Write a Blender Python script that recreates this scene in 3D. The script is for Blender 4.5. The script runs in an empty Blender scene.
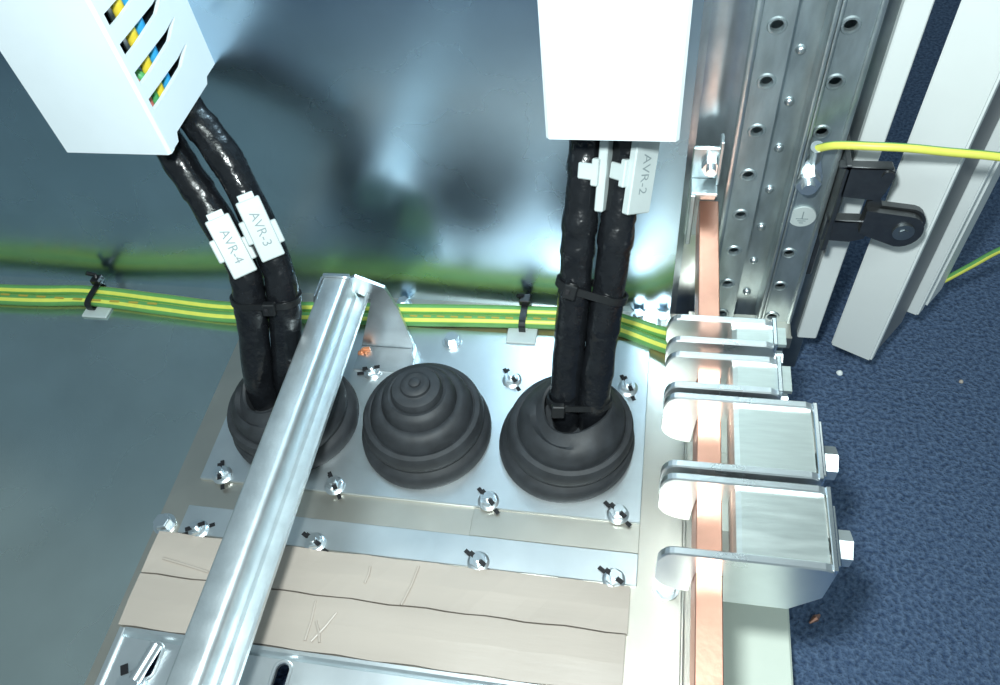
import bpy, bmesh, math, random
from mathutils import Vector, Matrix
random.seed(7)
S = 0.001                                   # everything below is written in millimetres
sc = bpy.context.scene
col = sc.collection

# ---------------------------------------------------------------- camera, world, lights, exposure
cam_d = bpy.data.cameras.new('camera'); cam = bpy.data.objects.new('camera', cam_d); col.objects.link(cam)
cam_d.sensor_width = 36.0; cam_d.lens = 36.0 * 0.79058; cam_d.clip_start = 0.01; cam_d.clip_end = 50
yaw, pit, rol = -0.284164, 0.905324, -0.159890
fw = Vector((math.sin(yaw)*math.cos(pit), math.cos(yaw)*math.cos(pit), -math.sin(pit)))
rt = Vector((math.cos(yaw), -math.sin(yaw), 0)); up = rt.cross(fw)
r2 = math.cos(rol)*rt + math.sin(rol)*up; u2 = -math.sin(rol)*rt + math.cos(rol)*up
M4 = Matrix((r2, u2, -fw)).transposed().to_4x4(); M4.translation = Vector((0, 0, 357*S))
cam.matrix_world = M4
sc.camera = cam

W = bpy.data.worlds.new('room_light'); sc.world = W; W.use_nodes = True
W.node_tree.nodes['Background'].inputs[0].default_value = (0.50, 0.66, 0.72, 1)
W.node_tree.nodes['Background'].inputs[1].default_value = 0.20

def area(name, loc, target, size, power, color, shape='DISK', sy=None):
    d = bpy.data.lights.new(name, 'AREA'); d.shape = shape; d.size = size*S
    if sy: d.size_y = sy*S
    d.energy = power; d.color = color
    o = bpy.data.objects.new(name, d); col.objects.link(o)
    o.location = Vector(loc)*S
    o.rotation_euler = (Vector(target)-Vector(loc)).to_track_quat('-Z', 'Y').to_euler()
    return o
# the camera's own flash, just above and left of the lens
fl = Vector((0, 0, 357)) + u2*45 - r2*22
area('camera_flash', fl, Vector((-60, 210, 20)), 26, 1.05, (0.90, 1.0, 1.0))
# ceiling tube of the room, in front of and above the open cabinet
area('ceiling_tube', (500, -900, 2200), (0, 150, 0), 1200, 9.0, (0.86, 1.0, 0.97), 'RECTANGLE', 250)

sc.view_settings.view_transform = 'Standard'; sc.view_settings.look = 'None'
sc.view_settings.gamma = 1; sc.view_settings.use_curve_mapping = False
sc.view_settings.exposure = 0.9

# ---------------------------------------------------------------- materials
def mat(name, base, metal=0.0, rough=0.5, var=0.0, vscale=60, bump=0.0, bscale=200, stretch=(1,1,1), rvar=0.0, coat=0.0, base2=None, detail=4.0, bdist=0.001, bdetail=3.0):
    m = bpy.data.materials.new(name); m.use_nodes = True
    nt = m.node_tree; N = nt.nodes; L = nt.links; b = N['Principled BSDF']
    b.inputs['Metallic'].default_value = metal; b.inputs['Roughness'].default_value = rough
    b.inputs['Coat Weight'].default_value = coat
    b.inputs['Base Color'].default_value = (*base, 1)
    tc = N.new('ShaderNodeTexCoord'); mp = N.new('ShaderNodeMapping'); mp.inputs['Scale'].default_value = stretch
    L.new(tc.outputs['Object'], mp.inputs['Vector'])
    if var > 0 or base2:
        n = N.new('ShaderNodeTexNoise'); n.inputs['Scale'].default_value = vscale; n.inputs['Detail'].default_value = detail
        L.new(mp.outputs[0], n.inputs['Vector'])
        r = N.new('ShaderNodeValToRGB'); r.color_ramp.elements[0].position = 0.32; r.color_ramp.elements[1].position = 0.68
        c2 = base2 if base2 else tuple(min(1, c*(1+var)) for c in base)
        c1 = base if base2 else tuple(c*(1-var) for c in base)
        r.color_ramp.elements[0].color = (*c1, 1); r.color_ramp.elements[1].color = (*c2, 1)
        L.new(n.outputs['Fac'], r.inputs[0]); L.new(r.outputs[0], b.inputs['Base Color'])
    if rvar > 0:
        n = N.new('ShaderNodeTexNoise'); n.inputs['Scale'].default_value = vscale*0.6; n.inputs['Detail'].default_value = 5
        L.new(mp.outputs[0], n.inputs['Vector'])
        mr = N.new('ShaderNodeMapRange'); mr.inputs[1].default_value = 0.3; mr.inputs[2].default_value = 0.7
        mr.inputs[3].default_value = max(0.02, rough-rvar); mr.inputs[4].default_value = rough+rvar
        L.new(n.outputs['Fac'], mr.inputs[0]); L.new(mr.outputs[0], b.inputs['Roughness'])
    if bump > 0:
        n = N.new('ShaderNodeTexNoise'); n.inputs['Scale'].default_value = bscale; n.inputs['Detail'].default_value = bdetail
        L.new(mp.outputs[0], n.inputs['Vector'])
        bp = N.new('ShaderNodeBump'); bp.inputs['Strength'].default_value = bump; bp.inputs['Distance'].default_value = bdist
        L.new(n.outputs['Fac'], bp.inputs['Height']); L.new(bp.outputs[0], b.inputs['Normal'])
    return m

MT = dict(
    wall=mat('back_sheet', (0.46, 0.61, 0.735), 1, 0.27, 0.05, 25, 0.05, 7, rvar=0.05, bdist=0.004, bdetail=0.5),
    floorL=mat('floor_sheet', (0.56, 0.65, 0.64), 0.93, 0.26, 0.08, 14, 0.04, 10, rvar=0.06, bdist=0.003, bdetail=0.5),
    floorC=mat('base_sheet', (0.63, 0.595, 0.525), 0.95, 0.37, 0.06, 25, rvar=0.06),
    plate=mat('gland_sheet', (0.72, 0.77, 0.79), 0.95, 0.38, 0.05, 50, 0.03, 300, rvar=0.05),
    zinc=mat('zinc', (0.74, 0.79, 0.82), 1, 0.34, 0.08, 90, 0.05, 400, rvar=0.06),
    rail=mat('rail_zinc', (0.66, 0.72, 0.74), 0.85, 0.40, 0.08, 120, 0.08, 700, rvar=0.05),
    post=mat('post_zinc', (0.44, 0.51, 0.53), 0.85, 0.42, 0.22, 110, 0.12, 400, stretch=(1,1,0.35), rvar=0.08),
    bright=mat('bright_plating', (0.86, 0.90, 0.92), 1, 0.15, 0.03, 60, 0.02, 120, rvar=0.03),
    cheek=mat('satin_plating', (0.86, 0.90, 0.92), 1, 0.30, 0.03, 60, 0.02, 120, rvar=0.03),
    pressed=mat('brushed_plating', (0.70, 0.76, 0.73), 0.95, 0.34, 0.05, 80, stretch=(1,8,1), rvar=0.05),
    bolt=mat('bolt_zinc', (0.74, 0.80, 0.83), 0.95, 0.30, 0.04, 200, 0.03, 500),
    copper=mat('copper', (0.80, 0.42, 0.31), 0.95, 0.38, 0.06, 90, 0.06, 350, stretch=(1,1,1), rvar=0.05),
    copper_old=mat('copper_scrap', (0.80, 0.32, 0.16), 0.6, 0.45),
    rubber=mat('rubber', (0.022, 0.025, 0.029), 0, 0.60, 0.25, 150, 0.06, 600),
    tape=mat('black_tape', (0.008, 0.009, 0.011), 0, 0.22, 0.2, 200, 0.5, 130, stretch=(1,1,1), rvar=0.10, bdist=0.002),
    tie=mat('black_nylon', (0.010, 0.011, 0.012), 0, 0.35, 0.1, 200),
    ink=mat('black_marker', (0.004, 0.004, 0.006), 0, 0.6),
    pvc=mat('white_pvc', (0.78, 0.86, 0.90), 0, 0.40, 0.015, 60),
    tag=mat('white_tag', (0.50, 0.56, 0.555), 0, 0.35, 0.02, 200),
    text=mat('grey_print', (0.22, 0.27, 0.28), 0, 0.6),
    green=mat('green_pvc', (0.13, 0.35, 0.10), 0, 0.40, 0.05, 200),
    yellow=mat('yellow_pvc', (0.72, 0.73, 0.12), 0, 0.40, 0.04, 200),
    print=mat('brown_print', (0.45, 0.34, 0.05), 0, 0.6),
    wblue=mat('blue_pvc', (0.05, 0.42, 0.80), 0, 0.35, 0.03, 200),
    wyellow=mat('amber_pvc', (0.85, 0.66, 0.06), 0, 0.35, 0.03, 200),
    wred=mat('red_pvc', (0.75, 0.22, 0.18), 0, 0.4, 0.03, 200),
    wgreen=mat('leaf_pvc', (0.10, 0.45, 0.16), 0, 0.4, 0.03, 200),
    card=mat('cardboard', (0.43, 0.375, 0.325), 0, 0.42, 0.06, 30, 0.15, 120, stretch=(0.3,2,1)),
    paint=mat('white_paint', (0.76, 0.80, 0.79), 0, 0.38, 0.02, 30),
    painted=mat('pale_green_paint', (0.62, 0.68, 0.60), 0, 0.40, 0.03, 40),
    return_grey=mat('door_return_grey', (0.22, 0.23, 0.24), 0, 0.5, 0.05, 60),
    hinge=mat('black_nickel', (0.13, 0.135, 0.14), 0.9, 0.36, 0.1, 200, rvar=0.05),
    steel_dark_shaded=mat('dark_and_shaded_steel', (0.30, 0.33, 0.34), 1, 0.45, 0.1, 80),
    foam=mat('white_foam', (0.85, 0.9, 0.9), 0, 0.5, 0.02, 300),
)
# carpet: looped blue pile
def carpet_mat():
    m = mat('blue_carpet', (0.026, 0.056, 0.125), 0, 0.95, 0, 420, 1.0, 420, base2=(0.105, 0.165, 0.275), detail=6, bdist=0.004)
    return m
MT['carpet'] = carpet_mat()

# ---------------------------------------------------------------- mesh helpers
def link(name, bm, m, parent=None, smooth=False, mats=None, recalc=True):
    me = bpy.data.meshes.new(name)
    if recalc: bmesh.ops.recalc_face_normals(bm, faces=bm.faces[:])
    bm.to_mesh(me); bm.free()
    for mm in (mats or [m]): me.materials.append(MT[mm])
    if smooth:
        me.polygons.foreach_set('use_smooth', [True]*len(me.polygons))
        try: me.set_sharp_from_angle(angle=math.radians(38))
        except Exception: pass
    o = bpy.data.objects.new(name, me); col.objects.link(o)
    if parent is not None: o.parent = parent
    return o
def empty(name, loc, label, cat, group=None):
    o = bpy.data.objects.new(name, None); o.empty_display_size = 0.01; col.objects.link(o)
    o.location = Vector(loc)*S; o['label'] = label; o['category'] = cat
    if group: o['group'] = group
    o['_o'] = tuple(loc)
    return o
def tagp(o, label, cat, group=None, kind=None):
    if label: o['label'] = label
    if cat: o['category'] = cat
    if group: o['group'] = group
    if kind: o['kind'] = kind
    return o
class B:
    """collects shapes given in world millimetres, relative to origin o"""
    def __init__(s, o=(0, 0, 0)): s.bm = bmesh.new(); s.o = Vector(o)
    def v(s, p): return s.bm.verts.new((Vector(p)-s.o)*S)
    def box(s, a, b, bev=0.0, rot=None, seg=1):
        a = Vector(a); b = Vector(b); c = (a+b)/2; h = (b-a)/2
        vs = []
        for sx in (-1, 1):
            for sy in (-1, 1):
                for sz in (-1, 1):
                    d = Vector((sx*h.x, sy*h.y, sz*h.z))
                    if rot is not None: d = rot @ d
                    vs.append(s.v(c+d))
        f = [s.bm.faces.new([vs[i] for i in q]) for q in ((0,1,3,2),(4,6,7,5),(0,4,5,1),(2,3,7,6),(0,2,6,4),(1,5,7,3))]
        if bev > 0:
            es = list({e for ff in f for e in ff.edges})
            bmesh.ops.bevel(s.bm, geom=es, offset=bev*S, segments=seg, affect='EDGES', profile=0.5)
        return s
    def prism(s, poly, axis, a, b):
        """poly in the two other axes, extruded along axis from a to b"""
        def P(q, t):
            if axis == 'Y': return (q[0], t, q[1])
            if axis == 'X': return (t, q[0], q[1])
            return (q[0], q[1], t)
        A = [s.v(P(q, a)) for q in poly]; Bv = [s.v(P(q, b)) for q in poly]
        s.bm.faces.new(A); s.bm.faces.new(Bv[::-1])
        n = len(poly)
        for i in range(n): s.bm.faces.new((A[i], A[(i+1) % n], Bv[(i+1) % n], Bv[i]))
        return s
    def tube(s, path, r, n=14, cap=True, midx=None):
        path = [Vector(p) for p in path]; m = len(path)
        t0 = (path[1]-path[0]).normalized()
        ref = Vector((0, 0, 1)) if abs(t0.z) < 0.8 else Vector((0, -1, 0))
        u = (ref - t0*ref.dot(t0)).normalized(); rings = []
        for i, p in enumerate(path):
            t = (path[min(i+1, m-1)]-path[max(i-1, 0)]).normalized()
            u = (u - t*u.dot(t)).normalized(); w = t.cross(u)
            rr = r(i/(m-1)) if callable(r) else r
            rings.append([s.v(p+(u*math.cos(a)+w*math.sin(a))*rr*(1 if not callable(midx) else 1)) for a in [2*math.pi*k/n for k in range(n)]])
        for i in range(m-1):
            for k in range(n):
                f = s.bm.faces.new((rings[i][k], rings[i][(k+1) % n], rings[i+1][(k+1) % n], rings[i+1][k]))
                if midx: f.material_index = midx(k, n, i)
        if cap: s.bm.faces.new(rings[0][::-1]); s.bm.faces.new(rings[-1])
        return s
    def cyl(s, a, b, r, n=16, r2=None):
        rr = r if r2 is None else (lambda t: r+(r2-r)*t)
        return s.tube([a, b], rr, n)
    def lathe(s, prof, c, n=40, off=None, cap_top=True, tilt=None):
        """prof: (radius, z) from bottom to top; off(z) shifts the ring centre"""
        rings = []
        for (r, z) in prof:
            ox, oy = off(z) if off else (0, 0)
            rings.append([s.v((c[0]+ox+r*math.cos(a), c[1]+oy+r*math.sin(a), c[2]+z)) for a in [2*math.pi*k/n for k in range(n)]])
        for i in range(len(rings)-1):
            for k in range(n): s.bm.faces.new((rings[i][k], rings[i][(k+1) % n], rings[i+1][(k+1) % n], rings[i+1][k]))
        s.bm.faces.new(rings[0][::-1])
        if cap_top: s.bm.faces.new(rings[-1])
        return s
    def holed(s, x0, x1, y0, y1, z0, z1, cx, cy, rx, ry, axis='Z', n=24, depth=None):
        """rectangular plate with one round or oblong hole; axis = plate normal.  coordinates (a,b) in the plate, z0..z1 thickness"""
        def P(a, b, t):
            return (a, b, t) if axis == 'Z' else (a, t, b)
        inn, out = [], []
        for k in range(n):
            an = 2*math.pi*(k+0.5)/n; ca, sa = math.cos(an), math.sin(an)
            if ry >= rx: ha, hb = rx*ca, rx*sa + math.copysign(ry-rx, sa)
            else: ha, hb = ry*ca + math.copysign(rx-ry, ca), ry*sa
            inn.append((cx+ha, cy+hb))
            tx = ((x1-cx) if ca > 0 else (cx-x0))/abs(ca); ty = ((y1-cy) if sa > 0 else (cy-y0))/abs(sa)
            t = min(tx, ty); out.append((cx+t*ca, cy+t*sa))
        cor = [(x1, y1), (x0, y1), (x0, y0), (x1, y0)]
        rr = []
        for t in (z0, z1):
            rr.append(([s.v(P(*q, t)) for q in inn], [s.v(P(*q, t)) for q in out], [s.v(P(*q, t)) for q in cor]))
        for (I, O, Cn) in rr:
            for k in range(n):
                k2 = (k+1) % n; s.bm.faces.new((I[k], O[k], O[k2], I[k2]))
                qa, qb = out[k], out[k2]
                onv = lambda q: abs(q[0]-x0) < 1e-6 or abs(q[0]-x1) < 1e-6
                if onv(qa) != onv(qb):
                    ci = min(range(4), key=lambda c: (cor[c][0]-qa[0])**2+(cor[c][1]-qa[1])**2)
                    s.bm.faces.new((O[k], Cn[ci], O[k2]))
        for k in range(n):
            k2 = (k+1) % n
            s.bm.faces.new((rr[0][0][k], rr[0][0][k2], rr[1][0][k2], rr[1][0][k]))
        for c in range(4):
            c2 = (c+1) % 4; s.bm.faces.new((rr[0][2][c], rr[0][2][c2], rr[1][2][c2], rr[1][2][c]))
        return s
    def done(s, name, m, parent=None, smooth=False, mats=None):
        o = link(name, s.bm, m, parent, smooth, mats); 
        if parent is None: o.location = s.o*S
        else: o.location = (s.o-Vector(parent['_o']))*S if '_o' in parent.keys() else (0, 0, 0)
        o['_o'] = tuple(s.o)
        return o
def spline(pts, n=40):
    pts = [Vector(p) for p in pts]; out = []
    P = [pts[0]*2-pts[1]]+pts+[pts[-1]*2-pts[-2]]
    per = max(2, n//(len(pts)-1))
    for i in range(1, len(P)-2):
        for k in range(per):
            t = k/per; a, b, c, d = P[i-1], P[i], P[i+1], P[i+2]
            out.append(0.5*((2*b)+(c-a)*t+(2*a-5*b+4*c-d)*t*t+(3*b-a-3*c+d)*t**3))
    out.append(pts[-1]); return out
def hexpoly(r, a0=0): return [(r*math.cos(a0+k*math.pi/3), r*math.sin(a0+k*math.pi/3)) for k in range(6)]

# ---------------------------------------------------------------- setting
CZ = -60                                            # carpet level
b = B((0, 0, CZ)); b.box((-1500, -1500, CZ-10), (1500, 1500, CZ)); tagp(b.done('floor', 'carpet'), None, None, kind='structure')
b = B((-300, 297, 0)); b.box((-620, 297, -58), (16, 298.5, 640)); tagp(b.done('wall_back', 'wall'), None, None, kind='structure')
b = B((-425, 155, 0)); b.box((-620, 0, -1.5), (-236, 297.0, 0)); tagp(b.done('cabinet_floor', 'floorL'), 'large dull galvanised floor sheet left of the glands', None, kind='structure')
b = B((-100, 190, 0)); b.box((-236, 86.4, -1.2), (27, 297.0, 0.9)); b.box((-236, 0, -1.2), (-229.2, 86.4, 0.9))
cf = tagp(b.done('cabinet_floor', 'floorC'), 'bright base sheet under the gland plate', None, kind='structure')
b = B((26, 190, 0)); b.box((25.6, 86, 0.9), (27, 283, 4.2), 0.4); b.box((27, 284, -1.2), (82, 299.5, 0.9)); b.box((27, 282.6, -6), (82, 284, 3))
b.done('floor_lip', 'floorC', cf)
b = B((36, 190, 0)); b.box((27.2, 0, -6), (43.5, 152, -4.6)); b.box((27.2, 152, -6), (56, 282, -4.6)); b.done('lower_ledge', 'floorC', cf)
# plinth beam under the copper bar, pale painted
b = B((62, 75, -60)); b.box((44, -60, CZ), (78.4, 149.5, -30), 1.0); tagp(b.done('trim_1', 'painted'), 'pale green painted plinth beam on the carpet', None, kind='structure')
# white vertical frame strip beside the post
b = B((96, 310, -24)); b.box((91, 305, -24), (101.6, 317, 640), 0.6); tagp(b.done('trim_2', 'paint'), 'narrow white upright frame strip beside the post', None, kind='structure')

# door leaf standing open
dA = Vector((110.7, 305.8, 0)); dB = Vector((131.7, 295.1, 0)); dC = Vector((154.9, 326.8, 0))
d1 = tagp(empty('door_1', (120, 300, -30), 'white cabinet door leaf standing open at the right edge', None), None, None, kind='structure')
del d1['category']
def quadprism(name, pts, z0, z1, m, parent, bev=0):
    b = B((120, 300, -30)); b.prism([(p.x, p.y) for p in pts], 'Z', z0, z1)
    if bev: bmesh.ops.bevel(b.bm, geom=b.bm.edges[:], offset=bev*S, segments=2, affect='EDGES')
    return b.done(name, m, parent)
dB2 = dB + (dA-dB).normalized()*2.5 + (dC-dB).normalized()*2.0
e1 = (dC-dB).normalized(); e2 = (dA-dB).normalized()
quadprism('door_edge', [dA, dB, dB+e1*5, dA+e1*5], -30, 640, 'paint', d1, 1.0)
quadprism('door_return', [dA+e1*5-e2*1.5, dB+e1*5+e2*1.2, dC-e1*2+e2*1.2, dA+(dC-dB)-e1*2-e2*1.5], -29, 640, 'return_grey', d1)  # return face in a darker grey than the white door faces
quadprism('door_panel', [dA+(dC-dB)-e2*3, dC-e2*4.5, dC+e1*7-e2*4.5, dA+(dC-dB)+e1*7-e2*3], -22, 640, 'paint', d1, 0.8)
quadprism('door_skin', [dC+e1*7.3-e2*2, dC+e1*7.3-e2*5.5, dC+e1*24-e2*5.5, dC+e1*24-e2*2], -18, 640, 'paint', d1)

# ---------------------------------------------------------------- galvanised post
po = (55, 300, -58)
post = empty('cabinet_post', po, 'perforated galvanised upright post with rows of round holes', 'post')
Z0, Z1 = -58, 640
def strip(name, x0, x1, cx, r, zfirst):
    b = B(po); z = zfirst-25*int((zfirst-Z0)/25); zs = []
    while z < Z1-12: zs.append(z); z += 25
    b.box((x0, 296, Z0), (x1, 298, zs[0]-12.5))
    for z in zs: b.holed(x0, x1, z-12.5, z+12.5, 296, 298, cx, z, r, r, 'Y', 20)
    b.done(name, 'post', post, smooth=True)
    b = B(po)
    for z in zs:                                     # drawn rim of each hole
        ring = []
        for (rr, y) in ((r, 296.0), (r+0.25, 295.3), (r+1.0, 295.35), (r+1.5, 296.0)):
            ring.append([b.v((cx+rr*math.cos(a), y, z+rr*math.sin(a))) for a in [2*math.pi*k/20 for k in range(20)]])
        for i in range(3):
            for k in range(20): b.bm.faces.new((ring[i][k], ring[i][(k+1) % 20], ring[i+1][(k+1) % 20], ring[i+1][k]))
    b.done('hole_rim', 'post', post, smooth=True)
strip('perforated_strip', 38, 51, 44.6, 2.5, 180)
strip('perforated_strip', 67, 80, 71.6, 2.5, 180)
b = B(po); b.box((35.2, 293.2, Z0), (38.2, 299, Z1), 1.2, seg=2); b.done('bead', 'post', post, True)
b = B(po); b.box((63.6, 292.0, Z0), (65.6, 307, Z1), 0.7, seg=2); b.box((65.9, 293.0, Z0), (67.4, 299, Z1), 0.6, seg=2); b.done('bead', 'post', post, True)
b = B(po); b.box((80, 294.6, Z0), (82.4, 310, Z1), 0.7, seg=2); b.done('edge_lip', 'post', post, True)
b = B(po); b.box((50, 306, Z0), (66, 307.5, Z1)); b.box((50, 298, Z0), (51, 306, Z1)); b.box((38, 314, Z0), (82, 315, Z1)); b.done('groove', 'post', post)
b = B(po)                                            # shallow rounded pan between the back sheet and the post
pan = [(16, 298.6), (17, 303), (20, 308), (26, 309), (31, 307.5), (34, 303.5), (35.4, 298)]
pl2 = [(x, y+1.2) for x, y in pan][::-1]
b.prism(pan+pl2, 'Z', Z0, Z1); b.done('pan', 'zinc', post, True)
b = B(po); b.box((82.4, 309, Z0), (96, 310.5, Z1)); b.done('rear_flange', 'steel_dark_shaded', post)  # side of the post in shade, the shade put into the steel colour
z = 163.5-25*9
while z < 600:
    if z > -40:
        b = B(po); b.lathe([(2.2, 0), (2.1, 0.8), (1.5, 1.6), (0.6, 2.0)], (0, 0, 0), 14)
        for v in b.bm.verts:                          # turn the dome towards the front (-Y)
            p = v.co/S + Vector(po); v.co = (Vector((57.2+p.x, 306-p.z, z+p.y))-Vector(po))*S
        b.done('rivet', 'bolt', post, True)
    z += 25

# steel foot bracket that ties the bar to the back
bo = (26, 300, 66)
br = empty('bar_bracket', bo, 'bent zinc bracket holding the far end of the copper bar', 'bracket')
b = B(bo); b.box((18.5, 294.8, 66), (31.5, 296.8, 121), 0.5); b.done('back_plate', 'post', br)
b = B(bo); b.box((18.8, 284, 101.6), (31.0, 294.8, 103.6), 0.4); b.box((18.8, 282.4, 72), (21.2, 284.6, 103.6), 0.4); b.done('ledge', 'post', br)
b = B(bo); b.box((29.8, 290, 103.6), (31.4, 296.8, 128), 0.3); b.done('side_wall', 'post', br)
b = B(bo); b.prism([(27.0+p, 112+q) for p, q in hexpoly(4.2)], 'Y', 291.0, 294.8); b.cyl((27, 288.5, 112), (27, 291.0, 112), 2.2); b.done('bolt_head', 'bolt', br)

# copper bar
b = B((28.5, 150, 80)); b.box((24, 10, 72), (33, 294.6, 90), 0.35)
tagp(b.done('copper_busbar', 'copper'), 'long bare copper bar running under the four clamps', 'busbar')

# ---------------------------------------------------------------- bar clamps
def clamp(yb, yf, xr, label, big, bx=None):
    ym = (yb+yf)/2; o = (36, ym, 66)
    c = empty('bar_clamp', o, label, 'clamp', 'plated clamps on the copper bar')
    zt = 104
    bl, bb = (72, 66) if big else (80, 78)
    arc = [(23.3-12.4*math.sin(t)*1.0, bl+9.5-9.5*math.cos(t)) for t in [k*math.pi/2/6 for k in range(7)]]      # lower left round
    arc2 = [(10.9+5*(1-math.cos(t)), zt-8+8*math.sin(t)) for t in [k*math.pi/2/5 for k in range(6)]]
    poly = arc+arc2+[(xr-4, zt), (xr-1.2, zt-1.2), (xr, zt-4), (xr, bb+14), (xr-9, bb), (33.6, bb), (33.6, 90.3), (23.3, 90.3)]
    for (ya, yb2, nm) in ((yb-1.7, yb+1.3, 'cheek'), (yf-1.7, yf+1.3, 'cheek')):
        b = B(o); b.prism(poly, 'Y', ya, yb2); bmesh.ops.bevel(b.bm, geom=[e for e in b.bm.edges if abs(e.verts[0].co.y-e.verts[1].co.y) < 1e-7], offset=0.5*S, segments=1, affect='EDGES')
        b.done(nm, 'cheek', c)
    # pressure plate with a rolled left end
    zp = zt-2.2; y0, y1 = yf+1.4, yb-1.4
    pr = [(35.2, zp-12), (35.4, zp-3), (36.2, zp-0.6), (38, zp), (xr-2 if big else xr+4, zp), (xr-2 if big else xr+4, zp-1.8), (39, zp-1.8), (37.6, zp-3.2), (37.2, zp-12)]
    b = B(o); b.prism(pr, 'Y', y0, y1); b.done('pressure_plate', 'pressed', c)
    # upstanding end plate between the cheeks
    b = B(o); b.box((xr-1.6, yf-1.2, bb+12), (xr+0.2, yb+1.2, zt-0.4 if big else zt+1.0), 0.3)
    if big: b.box((xr+0.6, yf+3, bb+10), (xr+2.6, yb-3, zt-6), 0.4)
    b.done('end_plate', 'bright', c)
    r, ln, zc = (6.2, 6.2, 86) if big else (3.4, 3.6, 92)
    xs = xr+(2.6 if big else 0.2)
    yc = ym+(1.0 if big else -4.0)
    b = B(o); b.prism([(yc+p, zc+q) for p, q in hexpoly(r, math.pi/6)], 'X', xs, xs+ln)
    bo_ = b.done('bolt', 'bolt', c)
    b = B(o); b.cyl((37.4, yc, zc), (xs, yc, zc), r*0.5, 14); b.done('shank', 'bolt', bo_, True)
    return c
clamp(210.2, 199.0, 52.8, 'small plated bar clamp with tongue, farthest along the copper bar', False)
clamp(191.4, 177.0, 53.6, 'small plated bar clamp with tongue, nearest to the two large clamps', False)
clamp(171.8, 142.8, 65.6, 'large plated bar clamp with hex bolt, next to the small clamps', True)
clamp(137.6, 110.0, 67.4, 'large plated bar clamp with hex bolt, nearest the front on the copper bar', True)

# ---------------------------------------------------------------- gland plate, strips, cardboard, slotted plate
GZ = 3.0
b = B((-108, 220, 0.9)); b.box((-222, 165, 0.9), (6, 274, GZ), 0.3)
tagp(b.done('gland_plate', 'plate'), 'bright rectangular gland plate carrying three rubber grommets', 'plate')
b = B((-108, 142, 0.9)); b.box((-222, 134.6, 0.9), (6, 150, 2.4), 0.3)
tagp(b.done('clamping_strip', 'plate'), 'narrow bright metal strip between gland plate and cardboard', 'strip')
b = B((-140, 157, 0.9)); b.box((-74.8, 150.4, 0.9), (6, 164.6, 1.6), 0.2)
tagp(b.done('cover_strip', 'floorC'), 'thin metal sheet piece in front of the gland plate', 'sheet')
# cardboard: one folded sheet, two flaps
co = (-113, 110, 0.9)
cb = empty('cardboard_sheet', co, 'folded brown cardboard sheet lying under the galvanised rail', 'cardboard')
def flap(name, y0, y1, z0, z1, xo0, xo1):
    b = B(co); n = 26
    rows = []
    for (y, dz) in ((y0, 0), ((y0+y1)/2, 0.5), (y1, 0)):
        rows.append([(xo0+(xo1-xo0)*k/n, y+0.35*math.sin(k*1.7), dz+0.3*math.sin(k*0.9+y)) for k in range(n+1)])
    top = [[b.v((x, y, z0+(z1-z0)*(y-y0)/(y1-y0)+2.6+dz)) for x, y, dz in r] for r in rows]
    bot = [[b.v((x, y, z0+(z1-z0)*(y-y0)/(y1-y0)+dz*0)) for x, y, dz in r] for r in rows]
    for i in range(2):
        for k in range(n):
            b.bm.faces.new((top[i][k], top[i][k+1], top[i+1][k+1], top[i+1][k])); b.bm.faces.new((bot[i][k], bot[i+1][k], bot[i+1][k+1], bot[i][k+1]))
    for i, flip in ((0, 0), (2, 1)):
        for k in range(n): b.bm.faces.new((bot[i][k], bot[i][k+1], top[i][k+1], top[i][k]))
    for k in (0, n):
        for i in range(2): b.bm.faces.new((bot[i][k], bot[i+1][k], top[i+1][k], top[i][k]))
    return b.done(name, 'card', cb)
flap('flap', 112.2, 133.6, 2.0, 1.2, -230.5, 3.2)
flap('flap', 87.0, 111.6, 1.2, 1.8, -230.8, 2.4)
# pressed wrinkles
for (p, q) in (((-139.5, 109, 4.6), (-139.0, 91, 4.6)), ((-128, 105, 4.6), (-136, 91, 4.6)), ((-136.5, 100, 4.7), (-132, 91, 4.6)), ((-118, 128, 4.9), (-118.5, 120, 5.0)), ((-95, 131, 4.6), (-99, 112, 5.0)), ((-222, 120, 4.9), (-196, 116, 5.1))):
    b = B(co); b.tube([p, ((p[0]+q[0])/2+0.6, (p[1]+q[1])/2, p[2]+0.3), q], 0.7, 8); b.done('crease', 'card', cb, True)

so = (-100, 55, 0)
sp = empty('slotted_plate', so, 'front metal plate with oblong slots below the cardboard', 'plate')
xs = [-226, -217, -200, -155, -137, -60, -42, 4]
b = B(so)
for i in range(len(xs)-1):
    if i in (1, 3, 5):
        cx = {1: -208.0, 3: -145.6, 5: -51}[i]
        b.holed(xs[i], xs[i+1], 60, 82, 1.2, 3.2, cx, 73.5, 3.0, 7.0, 'Z', 20)
        b.box((xs[i], 10, 1.2), (xs[i+1], 60, 3.2))
    else: b.box((xs[i], 10, 1.2), (xs[i+1], 82, 3.2))
b.done('plate', 'plate', sp)
b = B(so); b.prism([(82, 1.2), (84.6, 4.6), (86.2, 4.6), (86.2, 3.6), (83.6, 0.4)], 'X', -226, 4); b.box((-229, 10, 0), (-226, 86, 4.8), 0.4); b.done('rolled_edge', 'plate', sp)
for cx in (-208.0, -145.6, -51):
    b = B(so); ring = []
    for (rr, zz) in ((3.0, 3.2), (3.3, 3.7), (4.3, 3.7), (4.8, 3.2)):
        pts = []
        for k in range(24):
            an = 2*math.pi*(k+0.5)/24; pts.append(b.v((cx+rr*math.cos(an), 73.5+rr*math.sin(an)+math.copysign(4.0, math.sin(an)), zz)))
        ring.append(pts)
    for i in range(3):
        for k in range(24): b.bm.faces.new((ring[i][k], ring[i][(k+1) % 24], ring[i+1][(k+1) % 24], ring[i+1][k]))
    b.done('slot_rim', 'plate', sp, True)
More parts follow.
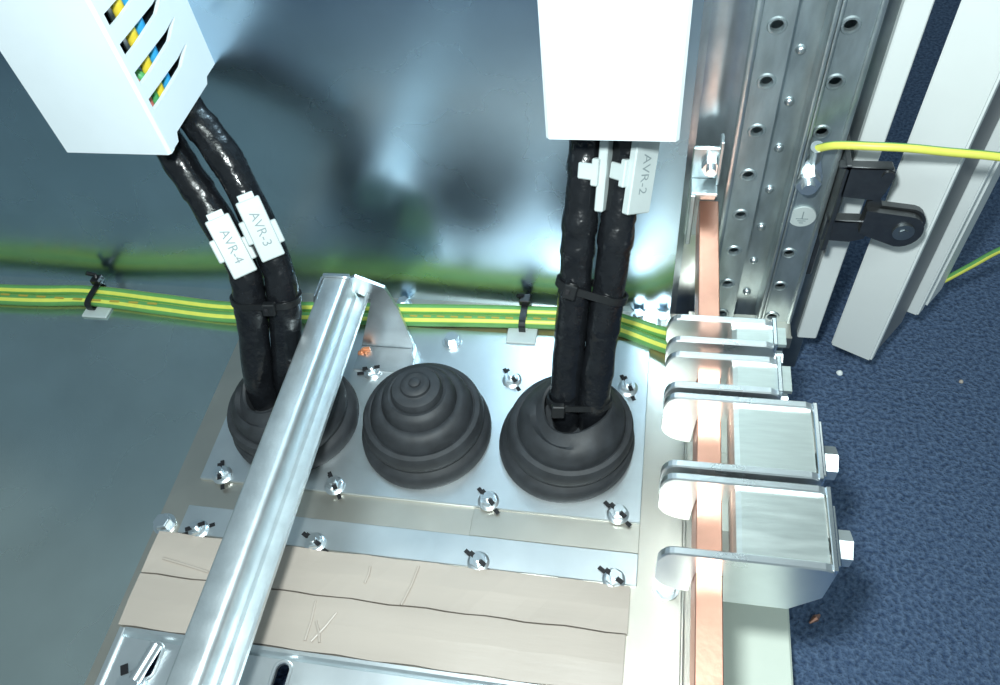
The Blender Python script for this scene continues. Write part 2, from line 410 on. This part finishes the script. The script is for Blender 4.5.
# threaded pin lying in the left slot with its nut
pn = empty('threaded_pin', (-208, 72, 3), 'short bright pin with marked nut in the left slot', 'pin')
b = B((-208, 72, 3)); b.cyl((-206.6, 80, 6.4), (-210, 64, 6.4), 2.9, 16); b.done('shank', 'bolt', pn, True)
b = B((-208, 72, 3)); b.cyl((-212, 62, 3.2), (-212, 62, 4.4), 6.5, 20); b.prism([(-212+p, 62+q) for p, q in hexpoly(5.2)], 'Z', 4.4, 8.5); b.done('nut', 'bolt', pn)
b = B((-208, 72, 3)); b.box((-217.0, 65.0, 8.5), (-213.6, 69.5, 9.0), 0.1, Matrix.Rotation(0.5, 3, 'Z')); b.done('marker_line', 'ink', pn)

# ---------------------------------------------------------------- nuts and bolts
def nut(x, y, z, label, ang=0.4, mark=-0.85, r=4.0, seed=0):
    o = (x, y, z); n = empty('flange_nut', o, label, 'nut', 'marked flange nuts on the cabinet floor')
    b = B(o); b.lathe([(r+1.3, 0), (r+1.3, 0.5), (r+0.3, 1.2), (r, 1.3)], o, 24); b.done('flange', 'bolt', n, True)
    b = B(o); b.prism([(x+p, y+q) for p, q in hexpoly(r, ang)], 'Z', z+1.3, z+3.9); b.prism([(x+p*0.86, y+q*0.86) for p, q in hexpoly(r, ang)], 'Z', z+3.9, z+4.3); hx = b.done('hexagon', 'bolt', n)
    b = B(o); b.cyl((x, y, z+4.2), (x, y, z+6.4), 1.9, 14); b.done('stud', 'bolt', hx, True)
    if mark is not None:
        d = Vector((math.cos(mark), math.sin(mark), 0)); R3 = Matrix.Rotation(mark, 3, 'Z'); b = B(o)
        for (t, zz, L, w) in ((-r-2.4, 0.6, 2.4, 2.0), (-r+1.0, 4.45, 1.9, 2.2), (r-1.0, 4.45, 1.9, 2.2), (r+3.0, 0.15, 1.4, 2.0)):
            c = Vector(o)+d*t+Vector((0, 0, zz)); b.box(c-Vector((L, w/2, 0.15)), c+Vector((L, w/2, 0.15)), 0, R3)
        b.done('marker_line', 'ink', n)
    return n
for (x, y, z, lab, a, mk) in (
    (-210, 170, GZ, 'flange nut on gland plate, front left corner, left of the rail', 0.2, -1.2),
    (-148, 170.4, GZ, 'flange nut on gland plate front edge, just right of the rail', 0.5, -0.95),
    (-68, 170.6, GZ, 'flange nut on gland plate front edge between middle and right grommet', 0.8, -0.8),
    (-4.8, 170.6, GZ, 'flange nut on gland plate, front right corner', 0.1, -0.7),
    (-146.6, 242, GZ, 'flange nut on gland plate rear edge beside the triangular bracket', 0.3, 0.25),
    (-67.2, 243.7, GZ, 'flange nut on gland plate rear edge between middle and right grommet', 0.9, -0.9),
    (-4.4, 244, GZ, 'flange nut on gland plate, rear right corner', 0.6, -1.1),
    (-211.3, 139.3, 2.4, 'flange nut on narrow strip, left of the rail above the cardboard', 0.4, 0.5),
    (-149.1, 139.5, 2.4, 'flange nut on narrow strip, just right of the rail', 0.2, -0.5),
    (-67.6, 139.3, 2.4, 'flange nut on narrow strip, middle of the cardboard edge', 0.7, -0.6),
    (-4.4, 138.5, 2.4, 'flange nut on narrow strip, right end of the cardboard edge', 0.5, -0.6)):
    nut(x, y-2.2, z, lab, a, mk)
def hexbolt(x, y, z, label, r=4.2, ang=0.3, rx=0):
    o = (x, y, z); n = empty('hex_bolt', o, label, 'bolt', 'plain hex bolts on the cabinet floor')
    b = B(o); b.cyl((x, y, z), (x, y, z+1.0), r+1.4, 22); b.done('washer', 'bolt', n, True)
    b = B(o); b.prism([(x+p, y+q) for p, q in hexpoly(r, ang)], 'Z', z+1.0, z+4.6); b.prism([(x+p*0.8, y+q*0.8) for p, q in hexpoly(r, ang)], 'Z', z+4.6, z+5.1); b.done('head', 'bolt', n)
    return n
hexbolt(-105.5, 265, GZ, 'plain hex bolt behind the middle grommet')
hexbolt(-231, 138.5, 0.9, 'plain hex bolt at the upper left corner of the cardboard', 4.4)
hexbolt(19.0, 136, 0.9, 'plain hex bolt under the largest clamp beside the copper bar', 4.6)
hexbolt(-141, 291.8, 0.9, 'small hex bolt behind the triangular bracket near the back sheet', 3.4)
hexbolt(-1.5, 292.5, 0.9, 'small hex bolt by the back sheet near the copper bar', 3.2)
hexbolt(12, 291.0, 0.9, 'small hex bolt in the corner behind the farthest clamp', 3.0)

# ---------------------------------------------------------------- rubber grommets
def grommet(x, y, label, closed, off=(0, 0)):
    o = (x, y, GZ); g = empty('cable_grommet', o, label, 'grommet', 'stepped rubber grommets in the gland plate')
    of = (lambda z: (off[0]*z/40, off[1]*z/40))
    base = [(33.8, 0), (34.3, 2.0), (34.0, 5.6), (32.6, 8.2), (30.6, 9.2), (29.8, 10.2)]
    b = B(o); b.lathe(base+[(30.0, 10.2)], o, 56, of); b.done('base_ring', 'rubber', g, True)
    s1 = [(30.0, 9.8), (31.2, 11.0), (31.7, 14.0), (31.0, 17.2), (29.8, 19.2), (27.6, 19.8), (27.0, 19.4)]
    b = B(o); b.lathe(s1, o, 56, of); b.done('bellows_ring', 'rubber', g, True)
    s2 = [(26.6, 19.6), (26.2, 20.8), (25.6, 23.0), (24.4, 25.4), (22.6, 27.0), (20.6, 27.8), (19.8, 27.6)]
    if closed:
        b = B(o); b.lathe(s2, o, 56, of); b.done('bellows_ring', 'rubber', g, True)
        s3 = [(19.2, 27.6), (19.0, 29.0), (18.2, 31.6), (16.6, 33.6), (14.6, 34.4), (14.0, 34.2)]
        b = B(o); b.lathe(s3, o, 48, of); b.done('bellows_ring', 'rubber', g, True)
        s4 = [(13.2, 34.2), (13.0, 36.0), (12.0, 37.8), (9.0, 38.8), (8.2, 38.7), (7.6, 39.0), (7.2, 40.4), (5.6, 41.4), (4.4, 41.3), (3.0, 41.2), (2.8, 42.0), (1.6, 42.6)]
        b = B(o); b.lathe(s4, o, 40, of); b.done('tip', 'rubber', g, True)
    else:                                             # cut open for the cables: collar with an uneven rim
        n = 56; b = B(o)
        prof = [(26.8, 19.4), (26.4, 21.0), (25.6, 24.0), (24.0, 26.6), (21.5, 28.6), (19.4, 30.2), (18.0, 32.4), (16.8, 33.4), (15.6, 32.8), (15.4, 29), (15.8, 24), (15.8, 15)]
        rings = []
        for i, (r, z) in enumerate(prof):
            ox, oy = of(z); ring = []
            for k in range(n):
                a = 2*math.pi*k/n; zz = z
                if 4 < i < 10: zz = z+2.2*math.sin(a+0.6)-1.4*math.sin(2*a)
                rr = r*(1+(0.04*math.sin(3*a+1) if i > 4 else 0))
                ring.append(b.v((x+ox+rr*math.cos(a), y+oy+rr*math.sin(a)*0.86 if i > 5 else y+oy+rr*math.sin(a), GZ+zz)))
            rings.append(ring)
        for i in range(len(rings)-1):
            for k in range(n): b.bm.faces.new((rings[i][k], rings[i][(k+1) % n], rings[i+1][(k+1) % n], rings[i+1][k]))
        b.done('collar', 'rubber', g, True)
    return g
grommet(-180, 205, 'stepped black rubber grommet partly hidden by the galvanised rail', False, (-4, -2))
grommet(-107, 204.5, 'closed stepped black rubber grommet with no cable, between the others', True, (0, 3))
grommet(-34, 205, 'stepped black rubber grommet under the right cable pair', False, (7, 2))

# ---------------------------------------------------------------- galvanised rail on its triangular bracket
ro = (-158, 140, 47)
rl = empty('mounting_rail', ro, 'galvanised hat-section rail crossing diagonally in front of left cables', 'rail')
t = 1.3
out = [(-172, 47), (-165.6, 47), (-165.0, 60.0), (-164.4, 61.3), (-163.2, 62), (-154.2, 62), (-152.8, 61.7), (-151.7, 60.9), (-151.1, 59.6), (-150.8, 49), (-149.6, 47.6), (-145.4, 47.6), (-144.0, 48.4), (-143.4, 51.6)]
inn = [(-172, 45.8), (-164.4, 45.8), (-163.8, 59.6), (-163.0, 60.7), (-153.2, 60.7), (-152.5, 59.8), (-152.1, 48.4), (-150.3, 46.4), (-144.2, 46.4), (-142.8, 47.6), (-142.0, 51.6)]
b = B(ro); b.prism(out+inn[::-1], 'Y', 5, 257.0); b.done('rail_profile', 'rail', rl, True)
go = (-145, 258, 3)
gs = empty('corner_bracket', go, 'triangular folded steel bracket carrying the far end of the rail', 'bracket')
b = B(go); b.prism([(-158, 3.4), (-125.5, 3.4), (-128.5, 38), (-132.5, 56), (-147, 63.6), (-150, 62), (-150, 52), (-142, 46)], 'Y', 257.2, 259.0); b.done('gusset', 'zinc', gs)
b = B(go); b.box((-158, 240, 3.0), (-124.6, 257, 4.6), 0.3); b.box((-125.6, 250, 4.6), (-124.4, 257, 10), 0.2); b.done('foot', 'zinc', gs)
b = B(go); b.prism([(-172, 40), (-167.2, 58), (-164.4, 63.4), (-150.2, 63.6), (-150.2, 40)], 'Y', 257.2, 259.0); b.prism([(-167.4, 57), (-165.4, 62.6), (-164.6, 62.6), (-166.2, 57)], 'Y', 244, 257.2); b.done('cap', 'zinc', gs)
b = B((-156, 252, 4.6)); 
for k in range(4):
    b.box((-158+k*1.3, 250+1.1*(k % 2), 4.6), (-155.4+k*1.1, 252.5+0.8*k, 5.6+0.7*k), 0.3, Matrix.Rotation(0.6*k, 3, 'Z'))
tagp(b.done('copper_scrap', 'copper_old'), 'tiny crumb of orange copper at the foot of the triangular bracket', 'scrap')

# ---------------------------------------------------------------- earth cables along the back, their ties
def striped(name, pts, r, n, label, phase=0, group=None, cat='cable', frac=0.13, opp=True):
    b = B(pts[len(pts)//2]); nn = 20
    def mi(k, n_, i):
        a = ((k+0.5)/n_+phase) % 1.0
        return 1 if (a < frac/2 or a > 1-frac/2 or (opp and (abs(a-0.36) < 0.08 or abs(a-0.69) < 0.11))) else 0
    b.tube(spline(pts, n), r, nn, True, mi)
    return tagp(b.done(name, 'green', smooth=True, mats=['green', 'yellow']), label, cat, group)
z = 3.6+1.2
c1 = [(-620, 280, 4.2), (-412, 282, 4.2), (-349, 285, 4.4), (-297, 282, 4.2), (-248, 279, 4.2), (-190, 281, 6.8), (-140, 283.2, 6.8), (-93, 285.9, 6.8), (-52, 287.5, 6.8), (-23, 288.2, 6.8), (-6, 285.5, 5), (15.5, 277, 7), (40, 262, 22)]
c2 = [(-620, 273.5, 4.2), (-406, 274.2, 4.2), (-344, 277.4, 4.4), (-294, 274.4, 4.2), (-246, 271.6, 4.2), (-188, 273.4, 6.8), (-138, 275.6, 6.8), (-91, 278.3, 6.8), (-51, 280.0, 6.8), (-22, 280.7, 6.8), (-8, 278.4, 5), (15.8, 267.5, 7), (40, 250, 22)]
e1_ = striped('earth_cable', c1, 3.6, 120, 'striped green and yellow earth cable closest to the back sheet', -0.10, 'earth cables along the back')
e2_ = striped('earth_cable', c2, 3.6, 120, 'striped green and yellow earth cable in front of its twin', -0.10, 'earth cables along the back')
b = B(c2[3]); 
for k in range(9):                                    # printed dashes on the yellow stripe
    x = -405+k*13; b.box((x, 274.6, 7.9), (x+6.5, 276.0, 8.15))
for k in range(11):
    x = -132+k*8; y = 276+ (x+138)*0.05; b.box((x, y-0.6, 10.1), (x+4.5, y+0.6, 10.5))
b.done('printing', 'print', e2_)['kind'] = 'stuff'
def tie_mount(x, y, z, label, zl):
    o = (x, y, z); m = empty('tie_mount', o, label, 'tie mount', 'white adhesive tie mounts')
    b = B(o); b.box((x-8.5, y-12.5, z), (x+8.5, y+4.5, z+1.6), 0.4); b.box((x-3, y-4, z+1.6), (x+3, y+3, z+2.6), 0.3); b.done('pad', 'tag', m)
    return m
tie_mount(-338, 279.5, 0, 'white adhesive pad under the earth cables at the far left', 0)
tie_mount(-66, 279.0, GZ, 'white adhesive pad under the earth cables beside the right cable pair', 0)
def loop_tie(x, y0, y1, z0, z1, label, tail):
    o = (x, (y0+y1)/2, z0); m = empty('cable_tie', o, label, 'cable tie', 'black cable ties on earth cables')
    n = 28; b = B(o); cy, cz = (y0+y1)/2, (z0+z1)/2; ry, rz = (y1-y0)/2, (z1-z0)/2
    R = []
    for k in range(n):
        a = 2*math.pi*k/n; ca, sa = math.cos(a), math.sin(a)
        e = lambda q, p: math.copysign(abs(q)**p, q)
        R.append([b.v((x+dx, cy+e(ca, 0.6)*(ry+dr), cz+e(sa, 0.6)*(rz+dr))) for dx, dr in ((-1.9, 0), (1.9, 0), (1.9, 1.0), (-1.9, 1.0))])
    for k in range(n):
        for j in range(4): b.bm.faces.new((R[k][j], R[k][(j+1) % 4], R[(k+1) % n][(j+1) % 4], R[(k+1) % n][j]))
    b.done('band', 'tie', m)
    b = B(o); b.box((x-3.2, y1-3.6, z1+0.4), (x+3.2, y1+2.6, z1+4.6), 0.5); hd = b.done('head', 'tie', m)
    b = B(o); b.tube([(x, y1-1, z1+3), (x-1, y1+1, z1+tail*0.6), (x-4, y1-1, z1+tail)], 1.4, 8); b.done('tail', 'tie', hd)
loop_tie(-341, 271.6, 289.6, 1.8, 8.8, 'black cable tie round the earth cables at far left', 9)
loop_tie(-66, 274.6, 291.4, 3.0, 10.8, 'black cable tie round the earth cables beside right cable pair', 6)

# ---------------------------------------------------------------- black taped power cables
def power(pts, r, label, ph):
    P = spline(pts, 110); L = len(P)
    rnd = random.Random(ph); steps = sorted(rnd.random() for _ in range(9))
    def rad(t):
        x = (r-0.9*max(0, 1-t*5.5))*(1+0.025*math.sin(37*t+ph)+0.02*math.sin(83*t+2*ph))
        for s_ in steps:
            d = t-s_
            if 0 < d < 0.05: x += 0.55*(1-d/0.05)
        return x
    b = B(pts[0]); b.tube(P, rad, 22)
    return tagp(b.done('power_cable', 'tape', smooth=True), label, 'cable', 'black taped power cables')
CR1 = [(-32.5, 206, 8), (-33.0, 207, 35), (-31.4, 221.5, 68), (-29.8, 232.6, 91), (-28.6, 246, 115), (-27.3, 257, 133), (-26.7, 266, 150), (-26.5, 268, 185), (-26.5, 268, 420)]
CR2 = [(-19.6, 206, 8), (-19.6, 207, 37), (-17.0, 221.5, 69), (-14.7, 232.6, 92), (-12.6, 246, 115.5), (-11.0, 257, 133.5), (-9.2, 266, 150), (-9, 268, 185), (-9, 268, 420)]
CL1 = [(-192, 206, 6), (-192.6, 206, 30), (-188.6, 226.6, 77), (-190.8, 236, 94.3), (-203.6, 250, 117.5), (-214.5, 259.8, 133), (-221.5, 267, 144), (-229, 270, 175), (-231, 270, 420)]
CL2 = [(-179, 211, 6), (-179.8, 211, 26), (-172.8, 230, 75), (-175.4, 240.5, 95.4), (-188, 258, 126.5), (-198, 267, 142), (-209.5, 275, 155), (-213, 279, 180), (-213.5, 280, 420)]
power(CR1, 7.3, 'black taped power cable, left one of the pair below the right duct', 1.0)
power(CR2, 7.3, 'black taped power cable, right one of the pair below the right duct', 2.3)
power(CL1, 7.7, 'black taped power cable leading to left grommet, carrying tag AVR-4', 3.1)
power(CL2, 7.7, 'black taped power cable leading to left grommet, carrying tag AVR-3', 4.7)

def pair_tie(c, ax, side, half, r, label, w=3.2, head=None, tail=True):
    c = Vector(c); ax = Vector(ax).normalized(); side = Vector(side); side = (side-ax*side.dot(ax)).normalized(); nr = ax.cross(side).normalized()
    if nr.y > 0: nr = -nr                              # nr points to the front
    m = empty('cable_tie', c, label, 'cable tie', 'black cable ties round the power cables')
    b = B(c); R = []; n = 40
    for k in range(n):
        a = 2*math.pi*k/n; ca, sa = math.cos(a), math.sin(a)
        q = []
        for da, dr in ((-w/2, 0), (w/2, 0), (w/2, 1.0), (-w/2, 1.0)):
            p = side*(math.copysign(half, ca) if abs(ca) > 1e-6 else 0)+side*ca*(r+dr)+nr*sa*(r+dr)
            q.append(b.v(c+p+ax*da))
        R.append(q)
    for k in range(n):
        for j in range(4): b.bm.faces.new((R[k][j], R[k][(j+1) % 4], R[(k+1) % n][(j+1) % 4], R[(k+1) % n][j]))
    b.done('band', 'tie', m, True)
    if head is not None:
        hc = c+side*head+nr*(r+2.2); b = B(c); R3 = Matrix((side, nr, ax)).transposed()
        b.box(hc-Vector((3.0, 2.0, 3.2)), hc+Vector((3.0, 2.0, 3.2)), 0.5, R3); hd = b.done('head', 'tie', m)
        if tail:
            b = B(c); b.box(hc+side*-1+nr*2.2-Vector((1.0, 0.5, 1.2)), hc+side*-1+nr*2.2+Vector((1.0, 0.5, 1.2)), 0.2, R3); b.done('tail', 'ink', hd)
    return m
pair_tie((-22.2, 232.8, 91.6), (13.4, 26, 47), (1, 0, 0), 7.5, 8.0, 'black cable tie round the right cable pair at mid height', 3.4, -9)
pair_tie((-26.3, 208.2, 40), (1.8, 14, 32), (1, 0.15, -0.15), 6.8, 7.9, 'black cable tie round the right cable pair at the grommet mouth', 3.0, -11, False)
pair_tie((-181, 229, 77), (2, 16, 48), (1, 0.2, 0), 8.0, 8.4, 'black cable tie round the left cable pair above the grommet', 3.2, 4)

# ---------------------------------------------------------------- white marker tags
CAM = Vector((0, 0, 357))
def text_mesh(txt, size):
    cu = bpy.data.curves.new('t', 'FONT'); cu.body = txt; cu.size = size; cu.align_x = 'CENTER'; cu.align_y = 'CENTER'; cu.extrude = 0.0; cu.resolution_u = 3
    to = bpy.data.objects.new('t', cu); col.objects.link(to)
    dg = bpy.context.evaluated_depsgraph_get(); me = bpy.data.meshes.new_from_object(to.evaluated_get(dg))
    bpy.data.objects.remove(to); bpy.data.curves.remove(cu); return me
def marker(cp, axis, width, length, label, txt=None, facing=None, r=7.4, slide=0.0):
    cp = Vector(cp); ax = Vector(axis).normalized()                     # ax points down the cable
    fd = (CAM-cp).normalized() if facing is None else Vector(facing).normalized()
    nr = (fd-ax*fd.dot(ax)).normalized(); sd = nr.cross(ax).normalized()   # sd: to the left when reading downwards
    up_ = -sd
    R3 = Matrix((ax, up_ if True else sd, nr)).transposed()
    if R3.determinant() < 0: up_ = sd; R3 = Matrix((ax, up_, nr)).transposed()
    c0 = cp+nr*(r+2.2)+up_*slide
    m = empty('cable_marker', c0, label, 'tag', 'white cable marker tags')
    b = B(c0); h = Vector((length/2, width/2, 1.9)); b.box(c0-h, c0+h, 0.5, R3)
    e = c0-ax*(length/2)+ax*0; hh = Vector((1.6, width*0.33, 1.4)); b.box(c0-ax*(length/2+1.2)-hh, c0-ax*(length/2+1.2)+hh, 0.3, R3); pt = b.done('plate', 'tag', m)
    b = B(c0)
    for sgn in (-1, 1):
        for (ps, wd) in ((0.06, 5.6),):
            cc = c0+ax*(ps*length+sgn*2)+up_*sgn*(width/2+0.6)-nr*2.2; hh = Vector((wd, 1.9, 1.5)); b.box(cc-hh, cc+hh, 0.5, R3)
            cc = c0+ax*(ps*length+sgn*2)+up_*sgn*(width/2+1.4)-nr*5.5; hh = Vector((wd*0.6, 1.0, 4.0)); b.box(cc-hh, cc+hh, 0.5, R3)
    b.done('clip', 'tag', m)
    if txt:
        me = text_mesh(txt, 6.2*S); me.materials.append(MT['text'])
        T = R3.to_4x4(); T.translation = nr*1.96*S
        me.transform(T); o = bpy.data.objects.new('lettering', me); col.objects.link(o); o.parent = pt
    return m
def at(path, z):
    for a, b_ in zip(path, path[1:]):
        if a[2] <= z <= b_[2]:
            t = (z-a[2])/(b_[2]-a[2]); return Vector(a).lerp(Vector(b_), t)
marker(at(CL1, 101), at(CL1, 90)-at(CL1, 116), 11.6, 29, 'white cable tag printed AVR-4 on the left cable pair', 'AVR-4')
marker(at(CL2, 107), at(CL2, 96)-at(CL2, 124), 11.2, 29, 'white cable tag printed AVR-3 on the left cable pair', 'AVR-3')
marker(at(CR1, 138), at(CR1, 123)-at(CR1, 149), 12, 33, 'white cable tag turned edge-on, on the cable below the right duct', None, (0.95, -0.22, 0.2))
marker(at(CR2, 138), at(CR2, 123)-at(CR2, 149), 13, 33, 'white cable tag printed AVR-2 below the right duct', 'AVR-2', (0.72, -0.62, 0.3))

# ---------------------------------------------------------------- white slotted cable ducts and the wires inside
def duct(x0, x1, y0, zb, label):
    o = ((x0+x1)/2, 296.8, zb); d = empty('cable_duct', o, label, 'cable duct', 'white plastic cable ducts on the back sheet')
    zt = 640; y1 = 297.0
    b = B(o); b.box((x0, y1-1.6, zb+6), (x1, y1, zt)); b.done('back', 'pvc', d)
    b = B(o); b.prism([(x0-0.4, y0+4), (x0-0.4, y0+1.2), (x0+0.8, y0), (x1-0.8, y0), (x1+0.4, y0+1.2), (x1+0.4, y0+4), (x1-0.8, y0+4), (x1-0.8, y0+1.8), (x0+0.8, y0+1.8), (x0+0.8, y0+4)], 'Z', zb, zt); b.done('cover', 'pvc', d)
    for xs_ in (x0, x1-1.6):
        b = B(o); b.box((xs_, y1-14, 180), (xs_+1.6, y1-1.6, zt)); b.done('side_base', 'pvc', d)
        first = None; z = 180.2; k = 0
        b = B(o); b.prism([(y0+1.9, zb), (y0+9, zb), (y0+11, zb+3.5), (y1-12, zb+3.5), (y1-10, zb+6), (y1-1.6, zb+6), (y1-1.6, 180.0), (y1-14, 180.0), (y1-24, 175.9), (y0+14, 174.9), (y0+5, 175), (y0+1.9, 176.5)], 'X', xs_, xs_+1.6); b.done('lower_wall', 'pvc', d)
        while z < 330:
            if first is None:
                b = B(o); hz = 7.0
                b.prism([(y0+1.9, z), (y0+1.9, z+hz), (y0+5, z+hz-0.4), (y0+14, z+hz-0.5), (y1-24, z+hz+0.7), (y1-14, z+hz+5.0), (y1-14, z+0.6), (y1-24, z-0.5), (y0+14, z-0.2)], 'X', xs_, xs_+1.6)
                first = b.done('finger', 'pvc', d)
            else:
                c = first.copy(); col.objects.link(c); c.parent = d; c.location = first.location+Vector((0, 0, k*12.2*S))
            k += 1; z += 12.2
        b = B(o); b.box((xs_, y0+1.9, z-2), (xs_+1.6, y1-13, zt)); b.done('side_upper', 'pvc', d)
    return d
duct(-250.5, -200.6, 239.5, 155.5, 'white slotted cable duct with coloured wires inside, upper left')
duct(-39.2, 9.2, 240, 167.5, 'plain white cable duct front above the right cable pair')
def wire(x, y, m, label, zb=162, r=2.5, bend=False):
    b = B((x, y, zb)); pts = [(x, y, zb), (x+0.5, y+0.4, zb+60), (x, y, zb+120), (x, y, zb+250)]
    if bend: pts = spline([(x, y, zb), (x, y, zb+12), (x-4, y, zb+17), (x-14, y+2, zb+19), (x-24, y+3, zb+60)], 24)
    b.tube(pts, r, 12)
    tagp(b.done('wire', m, smooth=True), label, 'wire', 'coloured wires in the left duct')
wire(-206.5, 266.5, 'wblue', 'blue wire seen through the slots of the left duct')
wire(-206.5, 259.5, 'wyellow', 'yellow wire seen through the slots of the left duct')
wire(-207.5, 256.2, 'wgreen', 'green wire seen through the lowest slot of the left duct', 168, 1.9, True)
wire(-208.5, 252.5, 'wred', 'red wire seen through the lowest slot of the left duct', 168, 1.9, True)

# ---------------------------------------------------------------- earth lug, sticker, hinge, bonding leads
lo = (70.8, 295, 105)
lg = empty('earth_terminal', lo, 'bolted ring lug on the perforated post', 'terminal')
b = B(lo); b.cyl((70.8, 296.0, 105), (70.8, 294.6, 105), 6.2, 24); b.prism([(65.5, 109), (76, 109), (73.5, 118), (69, 118)], 'Y', 294.4, 295.8); b.done('ring', 'bolt', lg)
b = B(lo); b.prism([(70.8+p, 104.5+q) for p, q in hexpoly(5.6, 0.2)], 'Y', 290.6, 294.6); b.cyl((70.8, 287.6, 104.5), (70.8, 290.6, 104.5), 3.0, 16); b.done('nut', 'bolt', lg)
b = B(lo); b.tube([(71.2, 295, 116), (70.8, 292.5, 122), (70.0, 290, 127)], 2.8, 14); b.done('barrel', 'bolt', lg, True)
lead = [(70.2, 290.5, 125.6), (76, 285.5, 131.5), (89, 281, 135), (103, 279, 136), (116.4, 278.5, 135), (140, 278, 133), (175, 281, 124), (205, 292, 107), (221, 311, 85), (222, 331, 59), (210, 342, 33), (194, 345, 15), (184, 345, 2), (172, 346, -15), (164, 350, -28)]
striped('bonding_lead', lead, 1.8, 170, 'yellow-green bonding lead arching from the post lug round behind the door', -0.30, frac=0.5, opp=False)
st = empty('earth_sticker', (73, 295.9, 81), 'round white sticker with an earth symbol on the post', 'sticker')
b = B((73, 295.9, 81)); b.cyl((73, 295.95, 81), (73, 295.0, 81), 6.2, 32); b.done('disc', 'tag', st)
b = B((73, 295.9, 81)); b.box((72.75, 294.85, 80), (73.25, 295.0, 84.6))
for i, (w, zz) in enumerate(((2.8, 80), (1.9, 78.7), (1.0, 77.4))): b.box((73-w, 294.85, zz-0.22), (73+w, 295.0, zz+0.22))
b.done('symbol', 'text', st)

ho = (90, 292, 66)
hg = empty('door_hinge', ho, 'black metal hinge bracket between the post and the door', 'hinge')
b = B(ho); b.box((82.6, 296, 40), (85.2, 308.8, 124), 0.4); b.box((82.6, 284, 70), (85.0, 296, 122), 0.3); b.done('mounting_plate', 'hinge', hg)
b = B(ho); b.prism([(84, 104.5), (84, 119.5), (80, 121.2), (99.5, 120.6), (102.8, 119.4), (103.4, 116.5), (102, 108), (100.5, 102.6)], 'Y', 284, 287); b.box((80, 284, 119.6), (102, 289, 121.2), 0.5); b.cyl((100.6, 283.2, 117), (100.6, 284, 117), 2.6, 18); b.done('upper_arm', 'hinge', hg, True)
b = B(ho); b.prism([(81.4, 77), (81.4, 90), (97, 88.6), (101, 84), (100, 78.5), (94, 76.2)], 'Y', 284.5, 287); b.box((81.4, 284.5, 88), (97, 290, 89.6), 0.4); b.done('lower_arm', 'hinge', hg)
b = B(ho); b.prism([(96, 86), (96.4, 101), (101, 104), (102.6, 100), (100, 84)], 'Y', 284.8, 287.2); b.done('link', 'hinge', hg)
arc = [(114.6+8.6*math.cos(t), 86.6+9.4*math.sin(t)) for t in [math.radians(-100+k*17) for k in range(12)]]
b = B(ho); b.prism([(96.4, 98.6), (96.2, 84.5)]+arc, 'Y', 281.6, 284.8); b.prism([(97.4, 99.6), (97.2, 96)]+[(115.6+8.6*math.cos(t), 87.8+9.4*math.sin(t)) for t in [math.radians(-60+k*17) for k in range(9)]], 'Y', 285.4, 288.6); b.done('knuckle', 'hinge', hg)
b = B(ho); b.cyl((114.6, 280.6, 87), (114.6, 281.6, 87), 4.6, 26); b.cyl((114.6, 280.2, 87), (114.6, 280.6, 87), 2.0, 6); b.done('pin', 'steel_dark_shaded', hg, True)

# ---------------------------------------------------------------- crumbs on the carpet
def crumb(x, y, m, label, sz, name, cat):
    b = B((x, y, CZ)); n = 9
    b.lathe([(sz*0.6, 0), (sz, sz*0.6), (sz*0.8, sz*1.3), (sz*0.3, sz*1.7)], (x, y, CZ), n)
    for v in b.bm.verts: v.co.x *= random.uniform(0.85, 1.15)
    tagp(b.done(name, m, smooth=True), label, cat)
crumb(122.6, 307, 'foam', 'small white ball on the blue carpet below the door', 1.9, 'foam_ball', 'ball')
b = B((97, 151, CZ)); b.tube([(93.5, 149, CZ+1.5), (96.5, 151.5, CZ+2.6), (99, 154, CZ+1.4)], lambda t: 0.5+1.4*math.sin(math.pi*t), 8)
tagp(b.done('copper_shaving', 'copper'), 'copper shaving on the blue carpet right of the plinth beam', 'shaving')
crumb(192, 307, 'card', 'tan crumb on the blue carpet at the right', 1.3, 'crumb', 'crumb')
crumb(101, 166, 'foam', 'pale flake on the blue carpet beside the largest clamp', 1.0, 'flake', 'flake')
for o in bpy.data.objects:
    if '_o' in o.keys(): del o['_o']
